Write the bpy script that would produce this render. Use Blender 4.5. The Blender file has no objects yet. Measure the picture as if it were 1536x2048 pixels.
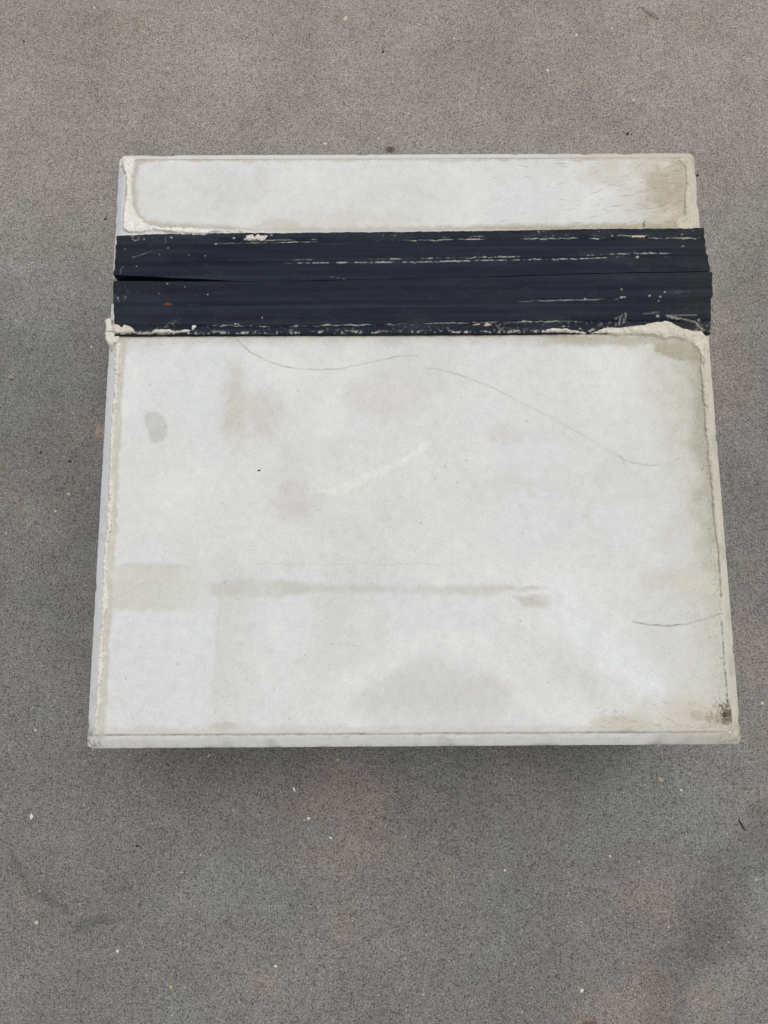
import bpy, math, random
import numpy as np

# ------------------------------------------------------------------ camera, light, exposure
S = bpy.context.scene
H_TOP = 0.390                       # top face of the block above the pavement
CH_RUN, CH_DROP = 0.0184, 0.0173    # chamfer
ZC = H_TOP - CH_DROP                # foot of the chamfer
W, D = 1.0, 0.994                   # block plan size
CAM = np.array([-0.0485, -0.3383, 1.2184 + ZC])
ROT = (0.16613, -0.0025, -0.0062)
FPX = 1540.0

cd = bpy.data.cameras.new('camera')
cam = bpy.data.objects.new('camera', cd)
S.collection.objects.link(cam)
cam.location = CAM
cam.rotation_euler = ROT
cd.sensor_fit = 'VERTICAL'
cd.sensor_height = 24.0
cd.sensor_width = 18.0
cd.lens = 24.0 * FPX / 2048.0
cd.clip_start = 0.02
cd.clip_end = 200.0
S.camera = cam

SUN_EL, SUN_AZ = math.radians(72), math.radians(42)     # azimuth from +Y towards +X
wd = bpy.data.worlds.new('World')
S.world = wd
wd.use_nodes = True
nt = wd.node_tree
sky = nt.nodes.new('ShaderNodeTexSky')
sky.sky_type = 'NISHITA'
sky.sun_disc = False
sky.sun_elevation = SUN_EL
sky.sun_rotation = SUN_AZ
sky.air_density = 1.0
sky.dust_density = 8.0
sky.ozone_density = 1.0
bg = nt.nodes['Background']
hs = nt.nodes.new('ShaderNodeHueSaturation')          # closed cloud: the sky's blue is mostly greyed out
hs.inputs['Saturation'].default_value = 0.22
nt.links.new(sky.outputs[0], hs.inputs['Color'])
nt.links.new(hs.outputs[0], bg.inputs[0])
bg.inputs[1].default_value = 0.107

sl = bpy.data.lights.new('sun', 'SUN')
sl.energy = 0.6
sl.angle = math.radians(75)
sl.color = (1.0, 0.96, 0.90)
so = bpy.data.objects.new('sun', sl)
S.collection.objects.link(so)
so.rotation_euler = (math.pi / 2 - SUN_EL, 0, -SUN_AZ + math.pi)
# a sun lamp shines along its local -Z: aim it from the sun direction to the origin
from mathutils import Vector
sd = Vector((math.sin(SUN_AZ) * math.cos(SUN_EL), math.cos(SUN_AZ) * math.cos(SUN_EL), math.sin(SUN_EL)))
so.rotation_euler = sd.to_track_quat('Z', 'Y').to_euler()
so.location = (1.5, 2, 4)

S.view_settings.view_transform = 'Standard'
S.view_settings.look = 'None'
S.view_settings.gamma = 1.0
S.view_settings.exposure = 0.0

# ------------------------------------------------------------------ helpers
rng = np.random.default_rng(11)
random.seed(5)
K = 0.91                                     # seen brightness -> reflectance under this light


def lin(c, k=K):
    c = np.asarray(c, float) / 255.0
    return np.where(c <= 0.04045, c / 12.92, ((c + 0.055) / 1.055) ** 2.4) * k


def rotm(r):
    cx, sx = math.cos(r[0]), math.sin(r[0]); cy, sy = math.cos(r[1]), math.sin(r[1]); cz, sz = math.cos(r[2]), math.sin(r[2])
    X = np.array([[1, 0, 0], [0, cx, -sx], [0, sx, cx]]); Y = np.array([[cy, 0, sy], [0, 1, 0], [-sy, 0, cy]])
    Z = np.array([[cz, -sz, 0], [sz, cz, 0], [0, 0, 1]])
    return Z @ Y @ X


RM = rotm(ROT)


def image_px(x, y, z):
    """camera image pixels (u, v) of a world point; marks are placed in these"""
    P = np.stack(np.broadcast_arrays(x, y, z), -1) - CAM
    q = P @ RM
    return 768 + FPX * q[..., 0] / -q[..., 2], 1024 - FPX * q[..., 1] / -q[..., 2]


def plan(u, v, z):
    """the point at height z seen at image pixel (u, v)"""
    u = np.asarray(u, float); v = np.asarray(v, float)
    d = np.stack(np.broadcast_arrays((u - 768) / FPX, (1024 - v) / FPX, -np.ones_like(u * v)), -1) @ RM.T
    t = (z - CAM[2]) / d[..., 2]
    return CAM[0] + d[..., 0] * t, CAM[1] + d[..., 1] * t


def _hash(ix, iy, seed):
    h = (ix.astype(np.int64) * 374761393 + iy.astype(np.int64) * 668265263 + seed * 974711) & 0xffffffff
    h = ((h ^ (h >> 13)) * 1274126177) & 0xffffffff
    return (h ^ (h >> 16)) & 0xffffffff


def perlin(x, y, seed=0):
    ix = np.floor(x); iy = np.floor(y)
    fx = x - ix; fy = y - iy
    u = fx * fx * fx * (fx * (fx * 6 - 15) + 10); v = fy * fy * fy * (fy * (fy * 6 - 15) + 10)

    def g(ox, oy):
        a = _hash(ix + ox, iy + oy, seed) * (2 * math.pi / 4294967296.0)
        return np.cos(a) * (fx - ox) + np.sin(a) * (fy - oy)
    a = g(0, 0) * (1 - u) + g(1, 0) * u
    b = g(0, 1) * (1 - u) + g(1, 1) * u
    return (a * (1 - v) + b * v) * 1.4


def fbm(x, y, scale, octv=4, seed=0, gain=0.5):
    """x, y in metres, scale = size of the largest features in metres; about -1..1"""
    s = np.zeros(np.broadcast(x, y).shape); a = 1.0; f = 1.0 / scale; t = 0
    for o in range(octv):
        s += a * perlin(x * f + 17.3 * o, y * f - 9.1 * o, seed + o * 7)
        t += a; a *= gain; f *= 2.03
    return s / t * 1.3


def sm(a, b, x):
    t = np.clip((x - a) / (b - a), 0, 1)
    return t * t * (3 - 2 * t)


def mixc(col, c, m):
    return col + (np.asarray(c) - col) * np.clip(m, 0, 1)[..., None]


def poly_sdf(u, v, pts):
    """signed distance to a closed polygon, positive inside"""
    p = np.asarray(pts, float); d2 = np.full(u.shape, 1e18); ins = np.zeros(u.shape, bool)
    for (ax, ay), (bx, by) in zip(p, np.roll(p, -1, 0)):
        ex, ey = bx - ax, by - ay; L = ex * ex + ey * ey + 1e-12
        t = np.clip(((u - ax) * ex + (v - ay) * ey) / L, 0, 1)
        d2 = np.minimum(d2, (u - ax - t * ex) ** 2 + (v - ay - t * ey) ** 2)
        c = ((ay > v) != (by > v)) & (u < (bx - ax) * (v - ay) / ((by - ay) if by != ay else 1e-9) + ax)
        ins ^= c
    return np.where(ins, 1, -1) * np.sqrt(d2)


def line_dist(u, v, pts):
    """distance to an open polyline and the parameter (0..1) along it"""
    p = np.asarray(pts, float); seg = np.hypot(*(p[1:] - p[:-1]).T); cum = np.concatenate([[0], np.cumsum(seg)])
    best = np.full(u.shape, 1e9); par = np.zeros(u.shape)
    for i in range(len(seg)):
        ax, ay = p[i]; ex, ey = p[i + 1] - p[i]; L = seg[i] ** 2 + 1e-12
        t = np.clip(((u - ax) * ex + (v - ay) * ey) / L, 0, 1)
        d = np.hypot(u - ax - t * ex, v - ay - t * ey)
        k = d < best
        best = np.where(k, d, best); par = np.where(k, (cum[i] + t * seg[i]) / cum[-1], par)
    return best, par


def gate(b, n, lo, hi):
    """a stain with a ragged rim: the noise n eats into the blob b but never leaves it"""
    return sm(lo, hi, b + n) * sm(0.0, 0.3, b)


def blob(u, v, cx, cy, rx, ry, ang=0.0, soft=1.0):
    a = math.radians(ang); dx = u - cx; dy = v - cy
    X = (dx * math.cos(a) + dy * math.sin(a)) / rx; Y = (-dx * math.sin(a) + dy * math.cos(a)) / ry
    r = np.sqrt(X * X + Y * Y)
    return 1 - sm(max(0.0, 1 - soft), 1.0, r)


def mesh_obj(name, verts, quads, mat, parent=None, col=None, smooth=True, tris=None):
    me = bpy.data.meshes.new(name)
    verts = np.asarray(verts, np.float32); quads = np.asarray(quads, np.int32).reshape(-1, 4) if len(quads) else np.zeros((0, 4), np.int32)
    tris = np.zeros((0, 3), np.int32) if tris is None else np.asarray(tris, np.int32).reshape(-1, 3)
    me.vertices.add(len(verts)); me.vertices.foreach_set('co', verts.ravel())
    nl = quads.size + tris.size
    me.loops.add(nl); me.loops.foreach_set('vertex_index', np.concatenate([quads.ravel(), tris.ravel()]))
    npol = len(quads) + len(tris)
    me.polygons.add(npol)
    st = np.concatenate([np.arange(len(quads)) * 4, quads.size + np.arange(len(tris)) * 3]).astype(np.int32)
    me.polygons.foreach_set('loop_start', st)
    me.polygons.foreach_set('use_smooth', np.full(npol, smooth))
    me.update(calc_edges=True)
    if col is not None:
        a = me.color_attributes.new('tint', 'FLOAT_COLOR', 'POINT')
        c = np.concatenate([np.asarray(col, np.float32), np.ones((len(verts), 1), np.float32)], 1)
        a.data.foreach_set('color', c.ravel())
    me.materials.append(mat)
    o = bpy.data.objects.new(name, me)
    S.collection.objects.link(o)
    if parent:
        o.parent = parent
    return o


def grid_quads(n, m, keep=None):
    i = np.arange(n * m).reshape(n, m)
    q = np.stack([i[:-1, :-1], i[1:, :-1], i[1:, 1:], i[:-1, 1:]], -1)
    return q[keep] if keep is not None else q.reshape(-1, 4)


def compact(verts, quads, col):
    used = np.zeros(len(verts), bool); used[quads.ravel()] = True
    mp = np.cumsum(used) - 1
    return verts[used], mp[quads], col[used]


def skirt(verts, quads, col, n, m, zlow):
    """walls down from the rim of an n x m grid, and a floor"""
    i = np.arange(n * m).reshape(n, m)
    rim = np.concatenate([i[:-1, 0], i[-1, :-1], i[:0:-1, -1], i[0, :0:-1]])
    lowv = verts[rim].copy(); lowv[:, 2] = zlow
    top = verts[rim].copy(); b = len(verts)
    L = len(rim); k = np.arange(L); k2 = (k + 1) % L
    # duplicate the rim so the arris stays crisp
    V = np.concatenate([verts, top, lowv]); Q = np.stack([b + k, b + L + k, b + L + k2, b + k2], -1)
    return V, np.concatenate([quads, Q]), np.concatenate([col, col[rim], col[rim]])


def tag(o, label=None, cat=None, group=None, kind=None):
    if label: o['label'] = label
    if cat: o['category'] = cat
    if group: o['group'] = group
    if kind: o['kind'] = kind
    return o


# ------------------------------------------------------------------ materials
def new_mat(name):
    m = bpy.data.materials.new(name); m.use_nodes = True
    n = m.node_tree.nodes; l = m.node_tree.links
    return m, n, l, n['Principled BSDF']


def nd(n, t, **kw):
    x = n.new(t)
    for k, v in kw.items(): setattr(x, k, v)
    return x


def noise(n, l, vec, scale, detail=3.0, rough=0.6):
    t = n.new('ShaderNodeTexNoise'); t.inputs['Scale'].default_value = scale
    t.inputs['Detail'].default_value = detail; t.inputs['Roughness'].default_value = rough
    l.new(vec, t.inputs['Vector']); return t.outputs['Fac']


def ramp(n, l, fac, stops):
    r = n.new('ShaderNodeValToRGB'); e = r.color_ramp.elements
    while len(e) < len(stops): e.new(0.5)
    for el, (p, c) in zip(e, stops): el.position = p; el.color = (c, c, c, 1) if not isinstance(c, tuple) else (*c, 1)
    l.new(fac, r.inputs[0]); return r.outputs[0]


def mul(n, l, a, b, fac=1.0):
    m = n.new('ShaderNodeMix'); m.data_type = 'RGBA'; m.blend_type = 'MULTIPLY'; m.inputs[0].default_value = fac
    l.new(a, m.inputs[6]); l.new(b, m.inputs[7]); return m.outputs[2]


def tinted(name, fine, grain, pits, bump, rough, spec=0.3, bscale=500):
    m, n, l, b = new_mat(name)
    at = n.new('ShaderNodeVertexColor'); at.layer_name = 'tint'
    tc = n.new('ShaderNodeTexCoord'); vec = tc.outputs['Object']
    c = at.outputs['Color']
    f = noise(n, l, vec, 420, 3, 0.7)
    c = mul(n, l, c, ramp(n, l, f, [(0.25, 1 - fine), (0.5, 1.0), (0.75, 1 + fine)]))
    g = noise(n, l, vec, 70, 5, 0.6)
    c = mul(n, l, c, ramp(n, l, g, [(0.3, 1 - grain), (0.5, 1.0), (0.72, 1 + grain * 0.6)]))
    if pits:
        v = n.new('ShaderNodeTexVoronoi'); v.inputs['Scale'].default_value = pits[0]; l.new(vec, v.inputs['Vector'])
        g2 = noise(n, l, vec, pits[0] * 0.3, 2, 0.5)
        mm = nd(n, 'ShaderNodeMath', operation='MULTIPLY'); l.new(g2, mm.inputs[0]); mm.inputs[1].default_value = pits[1]
        lt = nd(n, 'ShaderNodeMath', operation='SUBTRACT'); l.new(v.outputs['Distance'], lt.inputs[0]); l.new(mm.outputs[0], lt.inputs[1])
        c = mul(n, l, c, ramp(n, l, lt.outputs[0], [(0.0, pits[2]), (0.12, 1.0)]))
    l.new(c, b.inputs['Base Color'])
    b.inputs['Roughness'].default_value = rough
    b.inputs['Specular IOR Level'].default_value = spec
    bp = n.new('ShaderNodeBump'); bp.inputs['Strength'].default_value = 1.0; bp.inputs['Distance'].default_value = bump
    l.new(noise(n, l, vec, bscale, 4, 0.65), bp.inputs['Height']); l.new(bp.outputs[0], b.inputs['Normal'])
    return m


M_CONC = tinted('cast_concrete', 0.13, 0.045, None, 0.0008, 0.85)
M_CRUST = tinted('rough_cement', 0.10, 0.06, (130, 0.20, 0.72), 0.0012, 0.9, bscale=260)
M_LIP = tinted('smeared_cement', 0.08, 0.06, None, 0.0005, 0.88, bscale=200)
M_RUB = tinted('black_rubber', 0.10, 0.10, None, 0.0004, 0.55, spec=0.07, bscale=380)


def ground_mat():
    m, n, l, b = new_mat('pavement_concrete')
    at = n.new('ShaderNodeVertexColor'); at.layer_name = 'tint'
    vec = n.new('ShaderNodeTexCoord').outputs['Object']
    c = at.outputs['Color']
    a = noise(n, l, vec, 400, 3, 0.8)
    c = mul(n, l, c, ramp(n, l, a, [(0.25, 0.18), (0.40, 0.70), (0.54, 1.15), (0.70, 2.35)]))
    d = noise(n, l, vec, 210, 3, 0.7)
    c = mul(n, l, c, ramp(n, l, d, [(0.3, 0.72), (0.5, 1.0), (0.7, 1.30)]))
    e = noise(n, l, vec, 85, 3, 0.6)
    c = mul(n, l, c, ramp(n, l, e, [(0.3, 0.86), (0.5, 1.0), (0.7, 1.16)]))
    # dark open pores
    v = n.new('ShaderNodeTexVoronoi'); v.inputs['Scale'].default_value = 210; v.inputs['Randomness'].default_value = 1.0; l.new(vec, v.inputs['Vector'])
    sep = n.new('ShaderNodeSeparateColor'); l.new(v.outputs['Color'], sep.inputs[0])
    th = nd(n, 'ShaderNodeMath', operation='MULTIPLY'); l.new(sep.outputs[0], th.inputs[0]); th.inputs[1].default_value = 0.34
    sb = nd(n, 'ShaderNodeMath', operation='SUBTRACT'); l.new(v.outputs['Distance'], sb.inputs[0]); l.new(th.outputs[0], sb.inputs[1])
    pore = ramp(n, l, sb.outputs[0], [(0.0, 0.55), (0.20, 1.04)])
    c = mul(n, l, c, pore)
    # pale sand grains set in the paste
    v2 = n.new('ShaderNodeTexVoronoi'); v2.inputs['Scale'].default_value = 95; l.new(vec, v2.inputs['Vector'])
    s2 = n.new('ShaderNodeSeparateColor'); l.new(v2.outputs['Color'], s2.inputs[0])
    t2 = ramp(n, l, s2.outputs[1], [(0.90, 0.0), (1.0, 0.24)])
    s3 = nd(n, 'ShaderNodeMath', operation='SUBTRACT'); l.new(t2, s3.inputs[0]); l.new(v2.outputs['Distance'], s3.inputs[1])
    gr = ramp(n, l, s3.outputs[0], [(0.0, 0.0), (0.06, 0.8)])
    mx = n.new('ShaderNodeMix'); mx.data_type = 'RGBA'; l.new(gr, mx.inputs[0]); l.new(c, mx.inputs[6]); mx.inputs[7].default_value = (0.42, 0.40, 0.37, 1)
    l.new(mx.outputs[2], b.inputs['Base Color'])
    b.inputs['Roughness'].default_value = 0.88
    b.inputs['Specular IOR Level'].default_value = 0.25
    bp = n.new('ShaderNodeBump'); bp.inputs['Distance'].default_value = 0.0012; bp.inputs['Strength'].default_value = 0.8
    ad = nd(n, 'ShaderNodeMath', operation='ADD'); l.new(a, ad.inputs[0]); l.new(pore, ad.inputs[1])
    l.new(ad.outputs[0], bp.inputs['Height']); l.new(bp.outputs[0], b.inputs['Normal'])
    return m


M_GROUND = ground_mat()


def plain(name, rgb, rough=0.7, var=0.2):
    m, n, l, b = new_mat(name)
    vec = n.new('ShaderNodeTexCoord').outputs['Object']
    base = n.new('ShaderNodeRGB'); base.outputs[0].default_value = (*lin(rgb), 1)
    f = noise(n, l, vec, 300, 3, 0.6)
    l.new(mul(n, l, base.outputs[0], ramp(n, l, f, [(0.3, 1 - var), (0.7, 1 + var)])), b.inputs['Base Color'])
    b.inputs['Roughness'].default_value = rough
    b.inputs['Specular IOR Level'].default_value = 0.3
    return m


# ------------------------------------------------------------------ the pavement
def axis(lo, hi, step, far):
    core = np.arange(lo, hi + step / 2, step)
    ext = []; d = step; p = 0
    while p < far:
        d *= 1.35; p += d; ext.append(p)
    ext = np.array(ext)
    return np.concatenate([lo - ext[::-1], core, hi + ext])


gx = axis(-1.0, 1.0, 0.005, 25); gy = axis(-1.2, 1.3, 0.005, 25)
GX, GY = np.meshgrid(gx, gy, indexing='ij')
gu, gv = image_px(np.clip(GX, -1.4, 1.4), np.clip(GY, -1.4, 1.5), 0.0)
tone = fbm(GX, GY, 0.45, 4, 3)
tint1 = fbm(GX, GY, 0.30, 5, 21)
tint2 = fbm(GX, GY, 0.22, 5, 40)
col = np.empty(GX.shape + (3,)); col[:] = lin((120, 119, 116))
# paler, warmer tone towards the top, cooler grey below
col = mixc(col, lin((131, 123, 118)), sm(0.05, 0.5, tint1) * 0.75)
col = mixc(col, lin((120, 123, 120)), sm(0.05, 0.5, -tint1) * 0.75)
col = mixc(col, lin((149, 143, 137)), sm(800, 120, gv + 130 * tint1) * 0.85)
col = mixc(col, lin((136, 135, 122)), (blob(gu, gv, 190, 60, 190, 110) * 0.8 + blob(gu, gv, 1370, 50, 110, 90) * 0.5) * sm(-0.5, 0.2, tint2))
for (x, y, rx, ry, c, k) in [
        (1430, 700, 150, 260, (138, 129, 123), 0.5), (1470, 1985, 120, 100, (128, 120, 116), 0.55), (130, 400, 70, 60, (126, 114, 108), 0.5),
        (310, 310, 70, 45, (126, 126, 124), 0.45), (620, 320, 300, 40, (126, 122, 118), 0.4), (1230, 250, 170, 80, (130, 129, 126), 0.45),
        (60, 290, 90, 80, (130, 128, 126), 0.5), (400, 1540, 200, 60, (112, 107, 104), 0.4), (170, 1580, 170, 100, (116, 112, 110), 0.4),
        (1440, 1110, 40, 50, (122, 108, 102), 0.6), (900, 1850, 220, 70, (124, 117, 112), 0.4)]:
    col = mixc(col, lin(c), blob(gu, gv, x, y, rx, ry) * k * sm(-0.7, 0.3, tint2))
mott = fbm(GX, GY, 0.045, 4, 61, 0.65); cloud = fbm(GX, GY, 0.16, 4, 67)
col *= (1 + 0.12 * tone + 0.12 * cloud + 0.13 * mott)[..., None]
# tyre-grey smears, rust and soil spots
d, p = line_dist(gu, gv, [(25, 1715), (42, 1745), (60, 1782), (95, 1798), (135, 1822)])
col = mixc(col, lin((96, 92, 89)), sm(15, 1, d + 9 * tint2 + 9 * mott) * 0.65)
d, p = line_dist(gu, gv, [(157, 1862), (175, 1845), (200, 1838), (232, 1840)])
col = mixc(col, lin((95, 96, 97)), sm(13, 1, d + 6 * tint2 + 8 * mott) * 0.65)
d, p = line_dist(gu, gv, [(1305, 2060), (1350, 1960), (1395, 1860), (1440, 1800), (1536, 1650)])
col = mixc(col, lin((92, 90, 87)), sm(70, 25, d + 30 * cloud + 20 * mott) * 0.38)
dpoly = poly_sdf(gu, gv, [(1390, 1840), (1450, 1830), (1500, 1900), (1420, 1930), (1370, 1920)])
col = mixc(col, lin((95, 93, 90)), sm(-14, 14, dpoly + 25 * cloud + 14 * mott) * 0.45)
nz = fbm(GX, GY, 0.03, 3, 77)
for (x, y, rx, ry, c, k) in [
        (1178, 2049, 30, 14, (104, 82, 64), 0.8), (780, 299, 17, 10, (92, 74, 58), 0.9), (1283, 38, 34, 22, (148, 132, 120), 0.6),
        (198, 862, 16, 20, (158, 140, 127), 0.8), (6, 932, 20, 10, (122, 110, 96), 0.6), (40, 1795, 14, 10, (136, 122, 108), 0.4),
        (895, 38, 7, 6, (96, 78, 72), 0.7), (1150, 2035, 10, 10, (100, 96, 92), 0.5), (253, 1994, 7, 5, (84, 80, 78), 0.7), (1528, 1655, 20, 26, (110, 102, 98), 0.5),
        (1212, 1632, 24, 8, (84, 88, 88), 0.5), (810, 1610, 30, 24, (96, 95, 93), 0.4), (910, 1700, 26, 20, (92, 93, 96), 0.35)]:
    col = mixc(col, lin(c), gate(blob(gu, gv, x, y, rx, ry), 0.35 * nz, 0.05, 0.75) * k)
d, p = line_dist(gu, gv, [(1268, 12), (1286, 18), (1302, 30), (1316, 38)])
col = mixc(col, lin((78, 70, 63)), sm(3.5, 0.5, d + 6 * nz) * 0.7)
GZ = 0.0006 * fbm(GX, GY, 0.05, 3, 9) * (np.abs(GX) < 1.0) * (np.abs(GY) < 1.3)
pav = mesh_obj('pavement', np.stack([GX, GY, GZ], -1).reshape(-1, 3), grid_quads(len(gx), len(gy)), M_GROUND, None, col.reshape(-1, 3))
tag(pav, 'speckled grey concrete pavement under the block', kind='structure')

# ------------------------------------------------------------------ the block
blk = bpy.data.objects.new('concrete_block', None)
S.collection.objects.link(blk)
blk.empty_display_size = 0.1
tag(blk, 'square pale concrete block with chamfered edges and a dark rubber strip cast across it', 'concrete block')

# lines of the rubber strip, in image pixels on the block top
E_TOP = np.array([(200, 470), (233, 469.5), (330, 466.5), (471, 464), (560, 464), (768, 462), (940, 460), (1200, 456), (1408, 454), (1480, 453)])
L_S1 = np.array([(200, 489), (422, 488), (560, 485), (794, 481), (960, 478), (1184, 476.6), (1350, 476.4), (1480, 476)])
L_S2 = np.array([(200, 524), (586, 524.5), (872, 521.3), (1176, 515), (1240, 512), (1480, 510)])
SEAM_U = np.array([(200, 551), (227, 552), (310, 555), (401, 560), (474, 564.7), (638, 562.5), (768, 560.1), (960, 555.9), (1200, 548.6), (1415, 544.6), (1480, 543.5)])
SEAM_L = np.array([(200, 564), (227, 564), (336, 565.4), (474, 564.9), (638, 562.9), (768, 560.8), (960, 556.8), (1200, 549.6), (1415, 546), (1480, 545)])
L_S3 = np.array([(200, 609.5), (451, 609.4), (906, 603.5), (1047, 602), (1240, 598), (1480, 596)])
L_S4 = np.array([(200, 650), (388, 650.5), (580, 652.5), (690, 650), (906, 646), (1022, 644), (1112, 643), (1480, 640)])
E_BOT = np.array([(200, 671), (281, 670.6), (580, 669.5), (768, 669), (960, 668), (1080, 667), (1421, 666.5), (1480, 666)])


def at(L, u):
    return np.interp(u, L[:, 0], L[:, 1])


def axis_block(L, step):
    a = np.linspace(-L / 2 + CH_RUN, L / 2 - CH_RUN, int(round((L - 2 * CH_RUN) / step)))
    c = np.linspace(0, CH_RUN, 11)
    return np.concatenate([-L / 2 + c[:-1], a, L / 2 - c[:-1][::-1]])


def edge_profile(x, y):
    dx = W / 2 - np.abs(x); dy = D / 2 - np.abs(y)
    return np.minimum(dx, dy), dx, dy


def top_z(x, y):
    d, _, _ = edge_profile(x, y)
    return H_TOP - CH_DROP * np.clip((CH_RUN - d) / CH_RUN, 0, 1.6)


bx = axis_block(W, 0.00128); by = axis_block(D, 0.00128)
X, Y = np.meshgrid(bx, by, indexing='ij')
d, dx, dy = edge_profile(X, Y)
u, v = image_px(X, Y, H_TOP)
n_lo = fbm(X, Y, 0.22, 4, 101); n_lo2 = fbm(X, Y, 0.16, 4, 131); n_mid = fbm(X, Y, 0.05, 4, 151); n_hi = fbm(X, Y, 0.012, 3, 171)
n_hor = fbm(X * 0.25, Y, 0.014, 4, 191); n_fine = fbm(X, Y, 0.0042, 3, 231, 0.65); n_blot = fbm(X, Y, 0.024, 4, 241, 0.6)
Z = top_z(X, Y) + 0.0004 * n_mid
Z -= (0.0009 + 0.0012 * np.clip(n_blot, 0, 1)) * np.exp(-((d - CH_RUN) / 0.0035) ** 2) * (1 + n_mid)          # soft, worn arris
Z -= np.clip(0.0016 - d, 0, 1) * 0.8 * (0.6 + 0.6 * n_hi)                     # broken outer arris
nick = np.zeros(X.shape)
for i in range(90):
    t = rng.uniform(-0.49, 0.49); e = rng.integers(0, 4); rr = 0.0015 + 0.0075 * rng.random() ** 2; dep = rng.uniform(0.25, 0.8)
    nxp, nyp = [(-W / 2, t), (W / 2, t), (t, -D / 2), (t, D / 2)][e]
    if e < 2: q_ = np.hypot((X - nxp) / (rr * 0.7), (Y - nyp) / (rr * rng.uniform(0.8, 2.2)))
    else: q_ = np.hypot((X - nxp) / (rr * rng.uniform(0.8, 2.2)), (Y - nyp) / (rr * 0.7))
    nick = np.maximum(nick, sm(1.0, 0.2, q_ + 0.35 * n_hi) * dep * rr)
Z -= nick
rec = (v > at(E_TOP, u) + 5) & (v < at(E_BOT, u) - 5) & ((np.abs(X) < W / 2 - 0.020) | ((v > 546) & (v < 600) & (X < 0)))
Z = np.where(rec, Z - 0.024, Z)

base = np.empty(X.shape + (3,)); base[:] = lin((217, 219, 217))
u0, v0 = u, v
u = u + 5 * n_blot + 3.0 * n_fine + 2 * n_hi; v = v + 5 * fbm(X, Y, 0.026, 4, 251, 0.6) + 3.0 * fbm(X, Y, 0.0045, 3, 261, 0.65)   # ragged stain rims
c = mixc(base, lin((217, 220, 222)), sm(-0.1, 0.5, n_lo) * 0.8)
c = mixc(c, lin((210, 210, 206)), sm(0.0, 0.55, n_lo2) * 0.7)
c = mixc(c, lin((226, 227, 225)), sm(0.05, 0.5, -n_lo2) * 0.7)


def st(mask, rgb, k=1.0):
    global c
    c = mixc(c, lin(rgb), np.clip(mask * k * np.clip(1.05 + 0.45 * n_fine + 0.5 * n_blot, 0.25, 1.6), 0, 1))


main = sm(664, 670, v0); upper = 1 - sm(455, 468, v0)
RI = 1401 + (v0 - 660) * 0.0735                     # inner right arris in image pixels
LI = 236 - (v0 - 660) * 0.0535                      # inner left arris
# --- lower field
edge_x = 436 - (v - 1190) * 0.08 + 3 * n_mid
st(main * sm(edge_x + 14, edge_x - 14, u) * (0.45 + 0.55 * sm(1120, 1240, v)), (218, 221, 222), 0.6)
st(main * sm(edge_x - 2, edge_x + 5, u) * (1 - sm(edge_x + 10, edge_x + 120, u)) * sm(1120, 1200, v) * sm(1440, 1380, v), (208, 209, 206), 0.7)
st(main * sm(150, 0, RI - u + 70 * n_lo2 + 30 * n_mid), (199, 197, 186), 0.85)
st(main * sm(50, 5, RI - u + 22 * n_mid) * sm(1250, 1000, v), (178, 175, 160), 0.75)
st(main * sm(34, 8, RI - u + 10 * n_mid) * sm(660, 720, v) * sm(960, 860, v), (168, 170, 154), 0.5)
st(sm(-4, 5, poly_sdf(u, v, [(1300, 682), (1340, 688), (1398, 680), (1400, 722), (1360, 722), (1330, 712), (1310, 698)]) + 5 * n_hor), (172, 165, 145), 0.8)
st(main * sm(30, 3, v - at(E_BOT, u) + 12 * n_mid), (199, 196, 187), 0.75)
st(main * sm(9, 2, v0 - at(E_BOT, u0) + 3 * n_hi), (178, 172, 158), 0.6)
st(sm(18, 3, v - 678 - (1400 - u) * 0.005 + 6 * n_mid) * sm(1060, 1110, u) * main, (176, 168, 150), 0.6)
st(sm(-2.5, 3.5, poly_sdf(u0, v0, [(288, 832), (296, 823), (312, 824), (327, 833), (336, 851), (336, 868), (327, 883), (310, 887), (297, 880), (296, 862), (289, 848)]) + 1.0 * n_hi + 1.2 * n_blot), (196, 196, 192), 0.8)
st(gate(blob(u, v, 472, 820, 46, 165, -3), 0.5 * n_mid + 0.4 * n_blot + 0.3 * n_lo2, 0.1, 1.0), (201, 199, 188), 0.75)
st(gate(blob(u, v, 528, 830, 65, 85), 0.5 * n_mid + 0.4 * n_blot, 0.1, 1.0), (205, 202, 196), 0.7)
st(gate(blob(u, v, 590, 1000, 90, 120), 0.4 * n_mid + 0.4 * n_blot, 0.1, 1.1), (204, 202, 198), 0.65)
st(gate(blob(u, v, 1010, 870, 60, 40), 0.4 * n_mid, 0.1, 0.9), (207, 204, 203), 0.5)
st(gate(blob(u, v, 760, 790, 160, 90), 0.4 * n_mid, 0.1, 0.9), (209, 206, 204), 0.5)
# tape stain left by an old strap: block at the left, band across
vv = v + 2.5 * n_mid
st(sm(1122, 1133, vv) * sm(1227, 1217, vv) * sm(440, 330, u + 50 * n_mid) * sm(LI, LI + 8, u), (204, 205, 195), 0.75)
st(sm(1144, 1152, vv) * sm(1168, 1160, vv) * sm(420, 300, u + 60 * n_mid) * sm(LI, LI + 8, u), (214, 213, 205), 0.45)
bt = np.interp(u, [420, 560, 600, 700, 960], [1161, 1160, 1166, 1170, 1170]); bb = np.interp(u, [420, 560, 620, 820, 960], [1192, 1193, 1184, 1186, 1192])
st(sm(-7, 8, vv - bt) * sm(8, -7, vv - bb) * sm(405, 440, u) * sm(1050, 960, u + 40 * n_mid) * (0.75 + 0.5 * n_mid), (196, 197, 186), 0.8)
st(sm(1040, 1200, u) * 0, (0, 0, 0), 0)
st(sm(-4, 4, vv - 1172) * sm(4, -4, vv - 1182) * sm(940, 980, u) * sm(1130, 1080, u), (203, 201, 194), 0.8)
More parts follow.
